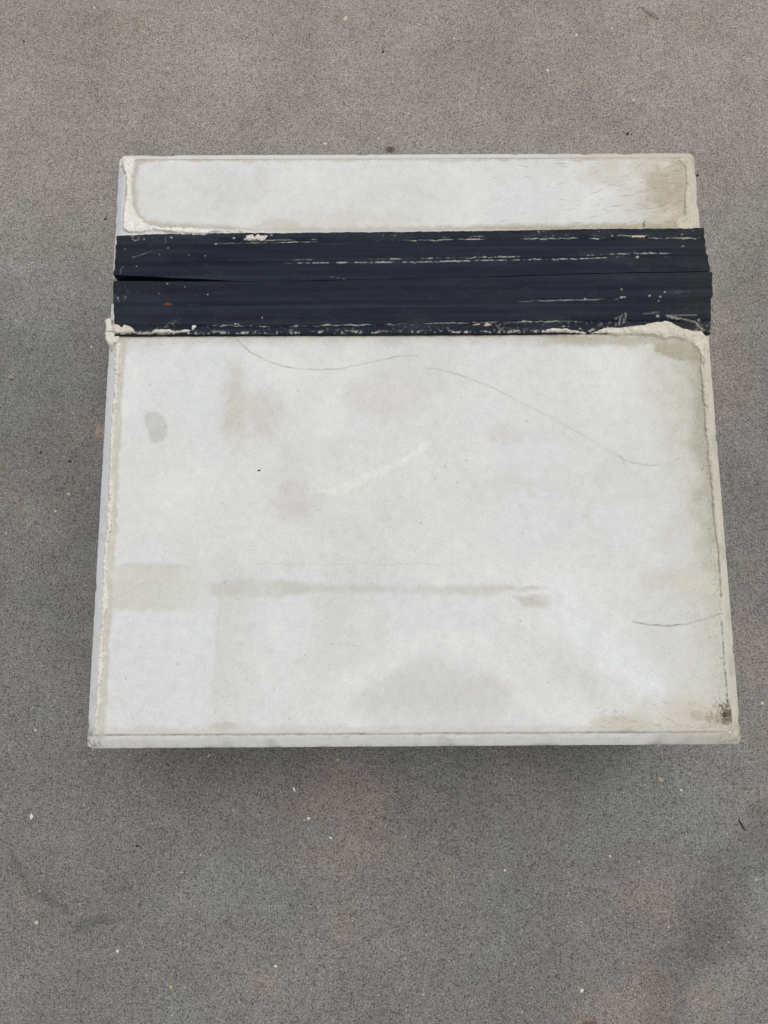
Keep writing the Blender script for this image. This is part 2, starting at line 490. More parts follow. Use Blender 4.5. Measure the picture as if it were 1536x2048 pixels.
st(sm(-5, 6, poly_sdf(u, v, [(1030, 1192), (1090, 1190), (1110, 1180), (1128, 1190), (1127, 1210), (1100, 1218), (1045, 1215)]) + 4 * n_hi), (193, 191, 180), 0.7)
st(gate(blob(u, v, 1330, 1160, 100, 40), 0.4 * n_mid, 0.0, 0.9), (204, 201, 189), 0.6)
st(sm(-4, 5, poly_sdf(u, v, [(1352, 1158), (1370, 1142), (1428, 1140), (1432, 1188), (1380, 1186), (1355, 1176)]) + 6 * n_mid), (211, 208, 194), 0.6)
st(sm(3, 0.5, np.abs(vv - 1128)) * sm(470, 520, u) * sm(930, 860, u), (203, 202, 198), 0.5)
# fan of old run marks near the lower edge
st(sm(-30, 45, poly_sdf(u, v, [(690, 1400), (780, 1330), (880, 1310), (980, 1330), (1060, 1415), (1000, 1440), (760, 1440)]) + 25 * n_mid), (203, 203, 200), 0.6)
d1, _ = line_dist(u, v, [(600, 1430), (700, 1375), (790, 1310), (870, 1275), (960, 1290)]); st(sm(36, 2, d1 + 14 * n_mid), (227, 227, 225), 0.55)
d1, _ = line_dist(u, v, [(960, 1290), (1010, 1350), (1085, 1425)]); st(sm(34, 2, d1 + 14 * n_mid), (226, 226, 222), 0.55)
d1, _ = line_dist(u, v, [(1120, 1200), (1180, 1270), (1290, 1370)]); st(sm(70, 5, d1 + 20 * n_mid), (226, 229, 232), 0.8)
st(blob(u, v, 1160, 1360, 120, 70, 40) * sm(-0.6, 0.4, n_mid), (203, 202, 197), 0.7)
st(blob(u, v, 350, 1330, 130, 90), (214, 217, 218), 0.5)
# thin pale cement film
fs = poly_sdf(u, v, [(642, 978), (665, 970), (700, 955), (740, 935), (790, 920), (850, 880), (872, 876), (850, 905), (800, 935), (760, 955), (730, 970), (690, 992), (655, 992)]) + 4 * n_hi
st(sm(-1, 9, fs) * sm(-0.7, 0.2, n_mid), (230, 231, 225), 0.8)
fs = poly_sdf(u, v, [(735, 830), (760, 828), (763, 848), (745, 852), (736, 845)]) + 3 * n_hi; st(sm(-2, 3, fs), (220, 220, 216), 0.5)
st(gate(blob(u, v, 960, 830, 120, 45, -25), 0.3 * n_mid, 0.1, 0.9), (217, 219, 222), 0.5)
# lower right: pinkish dirt, mould and mud in the corner
st(gate(blob(u, v, 1380, 1450, 250, 90), 0.5 * n_mid, 0.0, 0.9), (206, 201, 189), 0.85)
st(gate(blob(u, v, 1240, 1445, 90, 26), 0.6 * n_mid, 0.1, 0.9), (199, 192, 177), 0.55)
st(gate(blob(u, v, 1410, 1428, 60, 45), 0.9 * n_mid - 0.15, 0.25, 0.8) * sm(0.1, 0.5, n_hor + 0.3), (164, 153, 132), 0.4)
dirt = gate(blob(u, v, 1456, 1432, 40, 52), 0.35 * n_mid + 0.55 * n_hi + 0.6 * n_fine, 0.42, 0.85)
st(gate(blob(u, v, 1452, 1430, 62, 60), 0.5 * n_blot + 0.4 * n_fine, 0.25, 0.9), (150, 136, 110), 0.6)
st(dirt, (92, 83, 66), 0.75)
st(sm(5.5, 4.0, np.hypot(u0 - 1449, v0 - 1430) + 1.5 * n_hi), (34, 28, 22), 1.0)
st(gate(blob(u, v, 450, 1452, 60, 18), 0.6 * n_mid, 0.2, 0.8), (198, 192, 180), 0.7)
st(sm(1180, 1300, v0) * sm(3.2, 0.6, np.abs(u0 - RI + 1 + 1.5 * n_mid) + 1.5 * n_hi - 3.5 * sm(1385, 1440, v0)) * np.clip(0.6 + 0.8 * n_fine + 0.5 * n_hi, 0.1, 1), (104, 96, 80), 0.8)
st(sm(22, 2, np.abs(u0 - RI + 6)) * sm(0.32, 0.6, n_fine + 0.25 * n_hi) * sm(700, 900, v0), (120, 111, 94), 0.55)
# dirt caught along the foot of the lower field
LB = 1470 - (u - 205) * 0.0048
LB = 1470 - (u0 - 205) * 0.0048
st(sm(3.0, 0.9, np.abs(v0 - LB + 1.2 * n_mid + 0.8 * n_hi) + 1.0 * n_hi + 0.5 * n_fine) * main, (112, 106, 97), 0.85)
st(sm(16, 2, np.abs(v - LB + 6) + 6 * n_mid) * main, (201, 197, 188), 0.55)
# halo of damp cement and a dark line beside the left ridge
LRIDGE = [(235, 690), (235, 744), (230, 813), (226, 869), (223, 914), (222, 950), (224, 993), (218, 1038), (219, 1052), (213, 1100), (211, 1148), (211, 1207), (204, 1255), (204, 1315), (199, 1363), (199, 1404), (194, 1435), (194, 1468)]
RRIDGE = [(1402, 690), (1404, 712), (1406, 759), (1412, 808), (1414, 845), (1418, 896), (1422, 948), (1426, 978), (1428, 1030), (1432, 1064), (1437, 1097), (1443, 1195)]
dl, pl = line_dist(u0, v0, LRIDGE)
st(sm(19, 12, dl + 6 * n_mid + 3 * n_hi) * sm(LI - 8, LI, u0) * main, (194, 191, 180), 0.75)
st(sm(4.0, 1.0, np.abs(u0 - LI + 9 + 4 * n_blot + 2 * n_hi)) * sm(-0.1, 0.35, n_fine + 0.7 * n_mid) * main, (138, 132, 120), 0.7)  # dark pits and the shade line at the ridge's outer foot, painted in
# --- upper field
TLC = [(240, 314), (272, 314), (272, 337), (267, 353), (265, 371), (267, 410), (276, 431), (289, 444), (305, 451), (326, 453), (362, 454), (401, 456), (440, 458), (490, 461), (526, 462), (526, 466), (448, 466.5), (425, 467.5), (416, 473), (379, 473), (349, 470), (333, 467.5), (312, 464), (285, 468), (257, 468), (245, 458), (244, 447), (246, 415), (252, 384), (249, 348), (240, 337)]
TRC = [(1350, 316), (1376, 312), (1384, 330), (1383, 366), (1386, 400), (1392, 448), (1400, 462), (1350, 463), (1346, 443), (1367, 430), (1366, 400), (1370, 366), (1366, 334)]
tl = poly_sdf(u, v, TLC); tr = poly_sdf(u, v, TRC)
st(upper * sm(-14, -4, tl + 4 * n_mid + 2 * n_hi), (194, 190, 180), 0.6)
st(upper * sm(-8, -3, tl + 2 * n_mid + 1.5 * n_hi), (176, 169, 158), 0.5)
st(upper * sm(1190, 1390, u + 50 * n_mid), (200, 193, 176), 0.95)
st(upper * gate(blob(u, v, 1325, 380, 70, 70), 0.5 * n_mid, 0.0, 0.7), (176, 168, 147), 0.7)
st(upper * sm(-20, -4, tr + 5 * n_mid), (184, 178, 160), 0.7)
st(upper * sm(15, 2, at(E_TOP, u0) - v0 + 6 * n_blot) * sm(500, 580, u), (178, 170, 148), 0.9)
st(upper * sm(7, 3, np.abs(v - 340) * 0 + (v - 319 + (u - 240) * 0.004) + 5 * n_mid) * sm(311, 319, v), (192, 184, 172), 0.75)
st(upper * gate(blob(u, v, 1230, 345, 130, 50), 0.6 * n_mid, 0.1, 0.9), (204, 198, 186), 0.6)
st(upper * gate(blob(u, v, 700, 440, 260, 40), 0.6 * n_mid, 0.2, 1.0), (203, 199, 189), 0.6)
LT = 319 - (u0 - 240) * 0.0045
st(sm(2.2, 0.6, np.abs(v0 - LT) + 0.8 * n_hi), (160, 148, 136), 0.7)
st(upper * gate(blob(u, v, 520, 350, 30, 40), 0.4 * n_mid, 0.1, 0.8), (205, 203, 199), 0.5)
st(upper * gate(blob(u, v, 560, 450, 90, 22), 0.5 * n_mid, 0.1, 0.8), (196, 190, 176), 0.6)
st(upper * sm(1010, 880, u) * sm(470, 560, u) * 0.4, (222, 224, 223), 0.6)
# --- scratches
for pts, k, w in [
        ([(462, 668), (468, 674), (500, 703), (530, 720), (575, 735), (630, 740), (680, 738), (740, 725), (790, 714), (835, 710)], 0.62, 2.0),
        ([(850, 735), (880, 739), (920, 750), (960, 765), (985, 776), (1050, 808), (1130, 850), (1200, 890), (1240, 915)], 0.42, 1.8),
        ([(1238, 912), (1250, 920), (1268, 926), (1300, 931), (1330, 929), (1362, 916)], 0.5, 1.9), ([(1242, 914), (1248, 926), (1254, 933)], 0.45, 1.6),
        ([(1265, 1243), (1300, 1250), (1340, 1252), (1375, 1248), (1410, 1238), (1443, 1226)], 0.85, 2.1)]:
    d1, p1 = line_dist(u0 + 1.6 * n_mid + 0.7 * n_hi, v0 + 1.6 * n_blot + 0.7 * n_hi, pts)
    st(sm(w * (1 + 0.35 * n_mid), 0.3, d1) * np.clip(0.75 + 0.5 * n_mid + 0.5 * n_hi, 0, 1.2) * (1 - 0.4 * p1), (132, 128, 121), k)
# scattered specks
def speck(px, py, r, el, ang, rgb, k):
    i0, i1 = np.searchsorted(bx, (plan(px - 24, py, H_TOP)[0], plan(px + 24, py, H_TOP)[0])); j0, j1 = np.searchsorted(by, (plan(px, py + 14, H_TOP)[1], plan(px, py - 14, H_TOP)[1]))
    s = (slice(i0, i1), slice(j0, j1))
    if i1 <= i0 or j1 <= j0: return
    uu, v2 = u0[s] - px, v0[s] - py
    a = uu * math.cos(ang) + v2 * math.sin(ang); b = -uu * math.sin(ang) + v2 * math.cos(ang)
    c[s] = mixc(c[s], lin(rgb), sm(1.7, 0.4, np.hypot(a / (r * el), b / r)) * k)


for i in range(300):
    px, py = rng.uniform(230, 1440), rng.uniform(320, 1460)
    if 450 < py < 680: continue
    speck(px, py, rng.uniform(0.5, 1.15), rng.uniform(1, 2.6), rng.uniform(0, 3.14), (118, 112, 102), rng.uniform(0.12, 0.6))
for i in range(170):                      # trowel nicks at the right of the upper field
    px, py = 1400 - abs(rng.normal(0, 150)), rng.uniform(325, 452)
    if px < 960 or px > 1370: continue
    speck(px, py, rng.uniform(0.5, 0.95), rng.uniform(4, 15), -0.16 + rng.normal(0, 0.2), (146, 134, 114), rng.uniform(0.15, 0.65))
for i in range(60):                       # and at the lower right
    px, py = rng.uniform(1190, 1440), 1462 - abs(rng.normal(0, 28))
    speck(px, py, rng.uniform(0.5, 0.9), rng.uniform(3, 12), 0.18 + rng.normal(0, 0.3), (138, 122, 102), rng.uniform(0.15, 0.6))
for i in range(80):                      # air pockets along the right arris
    py = rng.uniform(690, 1460); px = 1401 + (py - 660) * 0.0735 - abs(rng.normal(0, 22))
    speck(px, py, rng.uniform(0.6, 1.2), rng.uniform(1, 2), rng.uniform(0, 3.14), (98, 90, 76), rng.uniform(0.2, 0.65))
# --- chamfers: left and near tints lightened in place of sky light; own weathering over
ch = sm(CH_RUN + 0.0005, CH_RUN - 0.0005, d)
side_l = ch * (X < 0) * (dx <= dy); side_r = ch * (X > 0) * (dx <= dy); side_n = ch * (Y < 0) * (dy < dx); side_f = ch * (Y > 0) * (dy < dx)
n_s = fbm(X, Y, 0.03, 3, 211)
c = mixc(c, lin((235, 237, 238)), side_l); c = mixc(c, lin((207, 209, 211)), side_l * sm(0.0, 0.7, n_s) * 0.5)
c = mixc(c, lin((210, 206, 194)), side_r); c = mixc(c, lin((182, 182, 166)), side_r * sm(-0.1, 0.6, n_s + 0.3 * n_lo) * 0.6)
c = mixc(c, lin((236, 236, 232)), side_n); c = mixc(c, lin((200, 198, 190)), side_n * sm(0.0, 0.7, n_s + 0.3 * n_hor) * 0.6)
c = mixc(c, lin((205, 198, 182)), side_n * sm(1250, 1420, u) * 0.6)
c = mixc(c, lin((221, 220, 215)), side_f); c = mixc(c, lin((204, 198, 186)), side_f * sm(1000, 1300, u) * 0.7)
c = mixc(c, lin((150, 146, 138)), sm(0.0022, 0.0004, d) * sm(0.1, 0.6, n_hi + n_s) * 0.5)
for sx, sy, rgb in [(-1, -1, (150, 146, 138)), (1, -1, (164, 154, 138)), (1, 1, (186, 180, 164))]:
    r = np.hypot(X - sx * W / 2, Y - sy * D / 2)
    c = mixc(c, lin(rgb), sm(0.045, 0.010, r + 0.014 * n_mid) * sm(-0.35, 0.45, n_hi + n_fine) * 0.85)
c = mixc(c, lin((30, 33, 38)), rec * 1.0)
c *= (1 + 0.030 * n_blot + 0.026 * n_hi + 0.02 * n_fine + 0.03 * fbm(X, Y, 0.08, 4, 271, 0.6))[..., None]
c = np.clip(c, 0.01, 0.9)
for sx, sy, R_ in [(-1, -1, 0.020), (1, -1, 0.014), (1, 1, 0.012), (-1, 1, 0.010)]:
    rr_ = np.hypot(X - sx * W / 2, Y - sy * D / 2)
    Z -= sm(R_, R_ * 0.3, rr_ + 0.008 * n_blot) * (0.0022 + 0.0018 * n_hi + 0.0015 * n_fine)
# round the plan corners a little
r0 = 0.009
for sx in (-1, 1):
    for sy in (-1, 1):
        vx = r0 - (W / 2 - sx * X); vy = r0 - (D / 2 - sy * Y)
        k = (vx > 0) & (vy > 0)
        mxv = np.maximum(vx, vy); L = np.hypot(vx, vy) + 1e-12
        X = np.where(k, sx * (W / 2 - r0 + vx * mxv / L), X); Y = np.where(k, sy * (D / 2 - r0 + vy * mxv / L), Y)
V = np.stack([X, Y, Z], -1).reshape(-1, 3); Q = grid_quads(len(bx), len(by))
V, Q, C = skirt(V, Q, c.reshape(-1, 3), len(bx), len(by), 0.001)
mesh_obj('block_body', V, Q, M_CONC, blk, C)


# ------------------------------------------------------------------ rubber strip: two halves that meet in a seam
def strip_half(lines, heights, ends, rows, seed):
    """lines: image-pixel curves across the strip (first and last are its rims), heights above the block top at each"""
    zr = H_TOP + 0.006
    xs = np.linspace(0, 1, 1050)
    us = np.linspace(200, 1480, 900)
    curves = []
    for L in lines:
        px, py = plan(us, at(L, us), zr); curves.append((px, py))
    # row parameters, concentrated at the steps
    tv = np.concatenate([np.linspace(i, i + 1, rows, endpoint=False) for i in range(len(lines) - 1)] + [[len(lines) - 1.0]])
    x0, x1 = -0.487, 0.487                        # the middle; the two ends are set row by row below
    Xs = x0 + (x1 - x0) * xs
    A = np.broadcast_to(Xs[:, None], (len(xs), len(tv))).copy()
    ti = np.clip(tv.astype(int), 0, len(lines) - 2); tf = tv - ti
    er = ends(tv)
    vrow = lambda uu: np.array([at(L, uu) for L in lines])
    hz = H_TOP + np.interp(tv, np.arange(len(lines)), heights)
    vl = vrow(228.0); vr = vrow(1418.0)
    xl, _ = plan(er[:, 0], vl[ti] * (1 - tf) + vl[ti + 1] * tf, hz); xr, _ = plan(er[:, 1], vr[ti] * (1 - tf) + vr[ti + 1] * tf, hz)
    xl = xl + 0.0012 * fbm(tv * 0.01, tv * 0 + 2.7, 0.006, 3, seed + 1); xr = xr + 0.0016 * fbm(tv * 0.01, tv * 0 + 5.1, 0.006, 3, seed + 2)
    A = xl[None, :] + (xr - xl)[None, :] * xs[:, None]
    ys = np.stack([np.interp(A, cx, cy) for cx, cy in curves], -1)       # column, row, line
    cidx = np.arange(len(tv))
    B = ys[:, cidx, ti] * (1 - tf) + ys[:, cidx, ti + 1] * tf
    Zh = np.interp(tv, np.arange(len(lines)), heights)[None, :] + np.zeros_like(A)
    A += (sm(0.985, 1.0, xs) - sm(0.015, 0, xs))[:, None] * 0.0012 * fbm(tv[None] * 0.02, A * 0, 0.01, 3, seed)
    return A, B, H_TOP + Zh, tv


def residue(cu, cv, L, w, X, Y, lo, seed, stretch=0.3):
    env = fbm(X, Y * 0, 0.16, 3, seed + 50) + 0.45 * fbm(X, Y * 0 + 0.7, 0.03, 3, seed + 55)          # where along the step anything is left
    n = fbm(X * 0.45, Y, 0.0045, 3, seed, 0.65); jit = fbm(X, Y * 0, 0.018, 4, seed + 90, 0.65)
    ww = w * np.clip(0.45 + 0.9 * env + 0.5 * n, 0.15, 1.6)
    return sm(ww, ww * 0.3, np.abs(cv - at(L, cu) + 2.8 * jit)) * sm(lo, lo + 0.3, env + 0.12) * sm(-0.62, 0.2, n + 0.6 * env) * np.clip(0.62 + 0.7 * n + 0.3 * env, 0.15, 1)


def finish_strip(A, B, Z, name, label, seed, marks):
    cu, cv = image_px(A, B, Z)
    nh = fbm(A * 0.08, B, 0.010, 4, seed); nm = fbm(A, B, 0.05, 4, seed + 3); nf = fbm(A, B, 0.006, 3, seed + 6)
    Z = Z + 0.0009 * fbm(A * 0.05, B, 0.013, 3, seed + 9) + 0.0007 * fbm(A * 0.5, B, 0.03, 3, seed + 10) + 0.0009 * fbm(A, B, 0.12, 3, seed + 12)
    cc = np.empty(A.shape + (3,)); cc[:] = lin((31, 37, 49))
    cc = mixc(cc, lin((40, 46, 58)), sm(0.0, 0.6, nh) * 0.7)
    cc = mixc(cc, lin((24, 30, 43)), sm(0.0, 0.6, -nh) * 0.7)
    cc = mixc(cc, lin((40, 44, 46)), sm(1290, 1400, cu + 40 * nm) * 0.8)
    cc = mixc(cc, lin((40, 46, 54)), sm(360, 240, cu + 40 * nm) * 0.5)
    band = fbm(A * 0.012, B, 0.010, 3, seed + 21)
    cc = mixc(cc, lin((50, 58, 69)), sm(0.05, 0.7, band) * 0.55)
    cc = mixc(cc, lin((21, 26, 38)), sm(0.05, 0.7, -band) * 0.6)
    dust = fbm(A * 0.35, B, 0.05, 5, seed + 15, 0.65)
    cc = mixc(cc, lin((66, 70, 75)), sm(0.05, 0.7, dust) * 0.30)
    cc = mixc(cc, lin((110, 110, 106)), sm(0.56, 0.8, fbm(A, B, 0.0035, 2, seed + 18) + 0.3 * dust) * 0.22)
    cc, Z = marks(cc, Z, cu, cv, A, B, nm, nf, nh)
    n, m = A.shape
    Vv = np.stack([A, B, Z], -1).reshape(-1, 3)
    q = grid_quads(n, m)
    e = np.take(Vv, q, 0)
    # orientation: normals up
    nz = np.cross(e[0, 1] - e[0, 0], e[0, 2] - e[0, 0])[2]
    if nz < 0: q = q[:, ::-1]
    V2, Q2, C2 = skirt(Vv, q, np.clip(cc, 0.004, 0.9).reshape(-1, 3), n, m, H_TOP - 0.02)
    o = mesh_obj(name, V2, Q2, M_RUB, blk, C2)
    o['label'] = label
    return o


def off(L, d):
    M = L.copy().astype(float); M[:, 1] += d; return M


def ends_u(tv):      # image-pixel positions of the left and right ends of each row
    return np.stack([np.interp(tv, [0, 1, 2, 3, 4, 5], [233, 232.5, 231.5, 230, 229.5, 227]),
                     np.interp(tv, [0, 2, 2.8, 3.3, 4, 5], [1408, 1410, 1411.5, 1414.5, 1416, 1421])], -1)


def ends_l(tv):
    return np.stack([np.interp(tv, [0, 1, 2, 3, 4, 5], [226.5, 226.8, 227, 229, 229.5, 230]),
                     np.interp(tv, [0, 0.6, 0.95, 1.4, 3, 4, 5], [1424.5, 1424, 1425.5, 1422, 1422, 1421.5, 1420])], -1)


A, B, Zs, tv = strip_half([E_TOP, off(L_S1, -1.6), off(L_S1, 1.6), off(L_S2, -2.5), off(L_S2, 2.0), SEAM_U],
                          [0.0030, 0.0036, 0.0055, 0.0066, 0.0092, 0.0102], ends_u, 20, 300)
rag = fbm(A, A * 0 + 3.3, 0.012, 4, 333) * 0.0011 + fbm(A, A * 0 + 1.3, 0.05, 3, 343) * 0.0008
B += rag * np.interp(tv, [0, 1], [1, 0])[None, :]


def marks_u(cc, Z, cu, cv, A, B, nm, nf, nh):
    fl = sm(at(L_S1, cu) + 3, at(L_S1, cu) - 3, cv)
    cc = mixc(cc, lin((48, 53, 57)), fl * sm(-0.3, 0.5, nm) * 0.5)
    w = lin((196, 194, 182))
    cc = mixc(cc, w, residue(cu, cv, L_S1, 2.4, A, B, 0.02, 401) * 0.8 * sm(380, 600, cu))
    cc = mixc(cc, w, residue(cu, cv, off(L_S1, -5), 1.6, A, B, 0.16, 411) * 0.65 * sm(420, 560, cu))
    on = sm(560, 620, cu) * sm(1375, 1330, cu)
    cc = mixc(cc, lin((198, 198, 194)), residue(cu, cv, off(L_S2, 1.8), 2.3, A, B, -0.28, 421) * on * 0.9)
    cc = mixc(cc, w, residue(cu, cv, off(L_S2, -4.5), 1.8, A, B, 0.0, 431) * on * 0.8)
    cc = mixc(cc, lin((140, 140, 134)), fl * sm(0.50, 0.85, nf + 0.4 * nm) * 0.55)
    cc = mixc(cc, lin((170, 168, 160)), residue(cu, cv, off(SEAM_U, -3.5), 1.6, A, B, 0.0, 441) * sm(1340, 1390, cu) * 0.8)
    cc = mixc(cc, lin((150, 148, 140)), sm(0.45, 0.8, nf + nm * 0.3) * blob(cu, cv, 1402, 525, 16, 24) * 0.9)
    cc = mixc(cc, lin((58, 58, 50)), blob(cu, cv, 1275, 480, 70, 18) * sm(-0.2, 0.5, nf) * 0.5)
    # scuffs near the left end
    r = np.hypot((cu - 271) / 8, (cv - 475.5) / 7); cc = mixc(cc, lin((190, 190, 186)), sm(0.26, 0.1, np.abs(r - 0.8) + 0.3 * nf) * 0.6 * sm(-0.4, 0.2, nf))
    for pts, k in [([(265, 515), (280, 511), (302, 503)], 0.55), ([(241, 548), (241, 540), (247, 532)], 0.5), ([(331, 474), (331, 486)], 0.4), ([(654, 553), (692, 558)], 0.3)]:
        d1, _ = line_dist(cu, cv, pts); cc = mixc(cc, lin((170, 170, 166)), sm(1.0, 0.2, d1 + 0.6 * nf) * k * 0.7)
    for x, y, s in [(319, 509.5, 1.5), (273, 533, 1.5), (288, 479, 2.5), (336, 496, 2.4), (343, 475, 3), (543, 470, 2.6), (467, 476, 3.5), (432, 488, 3.5), (247, 485, 1.6), (250, 498, 1.3), (378, 511, 1.5), (411, 512, 1.2),
                    (1077, 463, 2.6), (1002, 464, 2.2), (1365, 493, 3.2), (1364, 469, 1.8), (1224, 472, 3), (1275, 514, 4), (1270, 506, 2.5)]:
        cc = mixc(cc, lin((205, 203, 194)), sm(s * 0.9, s * 0.3, np.hypot(cu - x, (cv - y) * 1.5) + 1.8 * nf) * 0.7)
    return cc, Z


UP = finish_strip(A, B, Zs, 'rubber_strip', 'upper half of the dark rubber strip above the split', 310, marks_u)

A, B, Zs, tv = strip_half([SEAM_L, off(L_S3, -1.8), off(L_S3, 1.6), off(L_S4, -1.8), off(L_S4, 1.8), E_BOT],
                          [0.0098, 0.0092, 0.0082, 0.0070, 0.0048, 0.0036], ends_l, 20, 350)
B += (fbm(A, A * 0 + 7.3, 0.02, 4, 353) * 0.0006) * np.interp(tv, [4, 5], [0, 1])[None, :]


def marks_l(cc, Z, cu, cv, A, B, nm, nf, nh):
    w = lin((192, 190, 180))
    low = sm(at(L_S4, cu) - 3, at(L_S4, cu) + 3, cv)
    cc = mixc(cc, lin((150, 150, 145)), residue(cu, cv, L_S3, 1.7, A, B, 0.10, 501) * sm(420, 240, cu) * 0.8 + residue(cu, cv, L_S3, 1.7, A, B, 0.02, 511) * sm(1020, 1060, cu) * sm(1380, 1330, cu) * 0.8)
    cc = mixc(cc, w, residue(cu, cv, L_S4, 2.4, A, B, -0.12, 521) * sm(1180, 1120, cu) * sm(380, 460, cu) * 0.85)
    e = at(E_BOT, cu) - cv
    nn = fbm(A * 0.3, B, 0.006, 4, 530)
    cc = mixc(cc, w, sm(9.5, 5.5, e + 2.5 * nf) * sm(1.6, 3.2, e + 1.2 * nf) * sm(0.0, 0.3, 0.55 * nn + 0.6 * nf + 0.6 * fbm(A, B * 0, 0.12, 4, 541)) * 0.85)
    cc = mixc(cc, lin((120, 120, 115)), low * sm(0.25, 0.6, nf + 0.5 * nm) * 0.55)
    cc = mixc(cc, lin((16, 17, 19)), sm(3.0, 1.2, e) * 0.7)  # shade of the gap under the lower rim, painted as a dark line
    # chalky rubs at the left end and the right corner
    cc = mixc(cc, lin((150, 152, 152)), sm(0.30, 0.7, fbm(A, B * 0.3, 0.004, 3, 551) + 0.1) * (blob(cu, cv, 246, 590, 22, 16) + blob(cu, cv, 234, 596, 12, 14)) * 0.8)
    cc = mixc(cc, lin((88, 82, 74)), blob(cu, cv, 290, 590, 60, 20) * sm(0.3, 0.7, nf) * 0.5)
    cc = mixc(cc, lin((112, 70, 36)), sm(1.0, 0.75, np.hypot((cu - 336) / 9.5, (cv - 608.5) / 3.2) + 0.25 * nf) * 0.95)
    cc = mixc(cc, lin((150, 148, 142)), sm(0.42, 0.75, nf + 0.3 * nm) * (blob(cu, cv, 1350, 622, 50, 14) + blob(cu, cv, 1245, 638, 30, 22)) * 0.9)
    cc = mixc(cc, lin((96, 96, 92)), sm(0.5, 0.8, nh + 0.3 * nf) * sm(1320, 1380, cu) * 0.6)
    cc = mixc(cc, lin((108, 106, 96)), blob(cu, cv, 347, 648, 26, 10, -20) * sm(0, 0.5, nf + nm) * 0.9)
    for x, y, s in [(1170, 598, 3), (1243, 595, 4), (1249, 594, 3), (1300, 592, 3), (1320, 593, 2.6), (1318, 602, 1.8), (1329, 585, 3), (1243, 579, 1.8), (1161, 657, 3.4), (1185, 659, 5), (1180, 662, 4), (1126, 653, 2), (1216, 655, 3), (1215, 662, 3), (1398, 640, 4), (1316, 632, 4),
                    (250, 576, 1.5), (335, 568, 1.5), (524, 636, 1.6), (394, 590, 1.3), (370, 574, 1.3), (416, 588, 1.4), (318, 586, 1.3)]:
        cc = mixc(cc, lin((205, 203, 196)), sm(s * 0.9, s * 0.3, np.hypot((cu - x) * 0.8, (cv - y) * 1.4) + 2.0 * nf) * 0.7)
    # torn flap at the right corner
    d1, _ = line_dist(cu, cv, [(1333, 631), (1360, 637), (1391, 643), (1399, 653), (1405, 659)])
    cc = mixc(cc, lin((186, 184, 172)), sm(1.5, 0.5, d1 + 1.0 * nf) * 0.85)
    fl = poly_sdf(cu, cv, [(1333, 631), (1391, 643), (1405, 659), (1425, 680), (1320, 690), (1325, 650)])
    Z = Z - 0.0025 * sm(-0.5, 1.5, fl)
    d1, _ = line_dist(cu, cv, [(1334, 630.5), (1393, 630)]); cc = mixc(cc, lin((150, 148, 140)), sm(1.0, 0.3, d1 + 1.4 * nf) * 0.6)
    d1, _ = line_dist(cu, cv, [(1288, 628), (1318, 624)]); cc = mixc(cc, lin((120, 118, 112)), sm(1.6, 0.5, d1 + nf) * 0.7)
    d1, _ = line_dist(cu, cv, [(1238, 648), (1243, 630), (1252, 626), (1250, 644)]); cc = mixc(cc, lin((190, 188, 180)), sm(1.6, 0.4, d1 + 3.0 * nf) * 0.4)
    return cc, Z


LO = finish_strip(A, B, Zs, 'rubber_strip', 'lower half of the dark rubber strip below the split', 360, marks_l)


# ------------------------------------------------------------------ cement crusts, lips and flakes
def crust(name, parent, sdf, box, zfun, hmax, rgb, edge=4.0, step=0.001, seed=0, rough=1.0, floor=None, tintfun=None, label=None, mat=None):
    """lumpy cement over the part of the plan where sdf(u, v) > 0; it sinks below zfun at its rim"""
    u0, v0, u1, v1 = box
    cx, cy = plan(np.array([u0, u1, u1, u0]), np.array([v0, v0, v1, v1]), H_TOP)
    xs = np.arange(cx.min(), cx.max(), step); ys = np.arange(cy.min(), cy.max(), step)
    X, Y = np.meshgrid(xs, ys, indexing='ij')
    cu, cv = image_px(X, Y, H_TOP)
    n1 = fbm(X, Y, 0.012, 4, seed + 1, 0.6); n2 = fbm(X, Y, 0.0045, 3, seed + 2, 0.65); n3 = fbm(X, Y, 0.04, 3, seed + 3)
    s = sdf(cu, cv) + rough * (3.0 * n1 + 1.6 * n2)
    m = sm(0, edge, s)
    z0 = zfun(X, Y, cu, cv)
    h = m * hmax * np.clip(0.78 + 0.5 * n3 + 0.45 * n1 + 0.22 * n2, 0.12, 2)
    if floor is None:
        Z = z0 + h - 0.0015 * (1 - m)
    else:
        Z = floor + (z0 + h - floor) * sm(0, edge * 0.6, s)
    ok = s > -2.5
    keep = ok[:-1, :-1] & ok[1:, :-1] & ok[1:, 1:] & ok[:-1, 1:]
    cc = np.empty(X.shape + (3,)); cc[:] = lin(rgb)
    cc = mixc(cc, lin(rgb) * 0.80, sm(0.1, 0.7, -n1 - 0.5 * n2) * 0.8)
    cc = mixc(cc, lin((120, 113, 98)), sm(0.55, 0.85, -n2 - 0.3 * n1) * 0.75)
    cc = mixc(cc, np.minimum(lin(rgb) * 1.10, 0.85), sm(0.2, 0.7, n2) * 0.7)
    if tintfun is not None: cc = tintfun(cc, cu, cv, n1, n2)
    Vv = np.stack([X, Y, Z], -1).reshape(-1, 3)
    q = grid_quads(len(xs), len(ys), keep)
    Vv, q, cf = compact(Vv, q, np.clip(cc, 0.01, 0.9).reshape(-1, 3))
    o = mesh_obj(name, Vv, q, mat or M_CRUST, parent, cf)
    if label: o['label'] = label
    return o


def on_top(X, Y, cu, cv):
    return top_z(X, Y)


def ridge_sdf(line, widths):
    w = np.asarray(widths, float)
    def f(cu, cv):
        dd, p = line_dist(cu, cv, line)
        return np.interp(p, w[:, 0], w[:, 1]) - dd
    return f


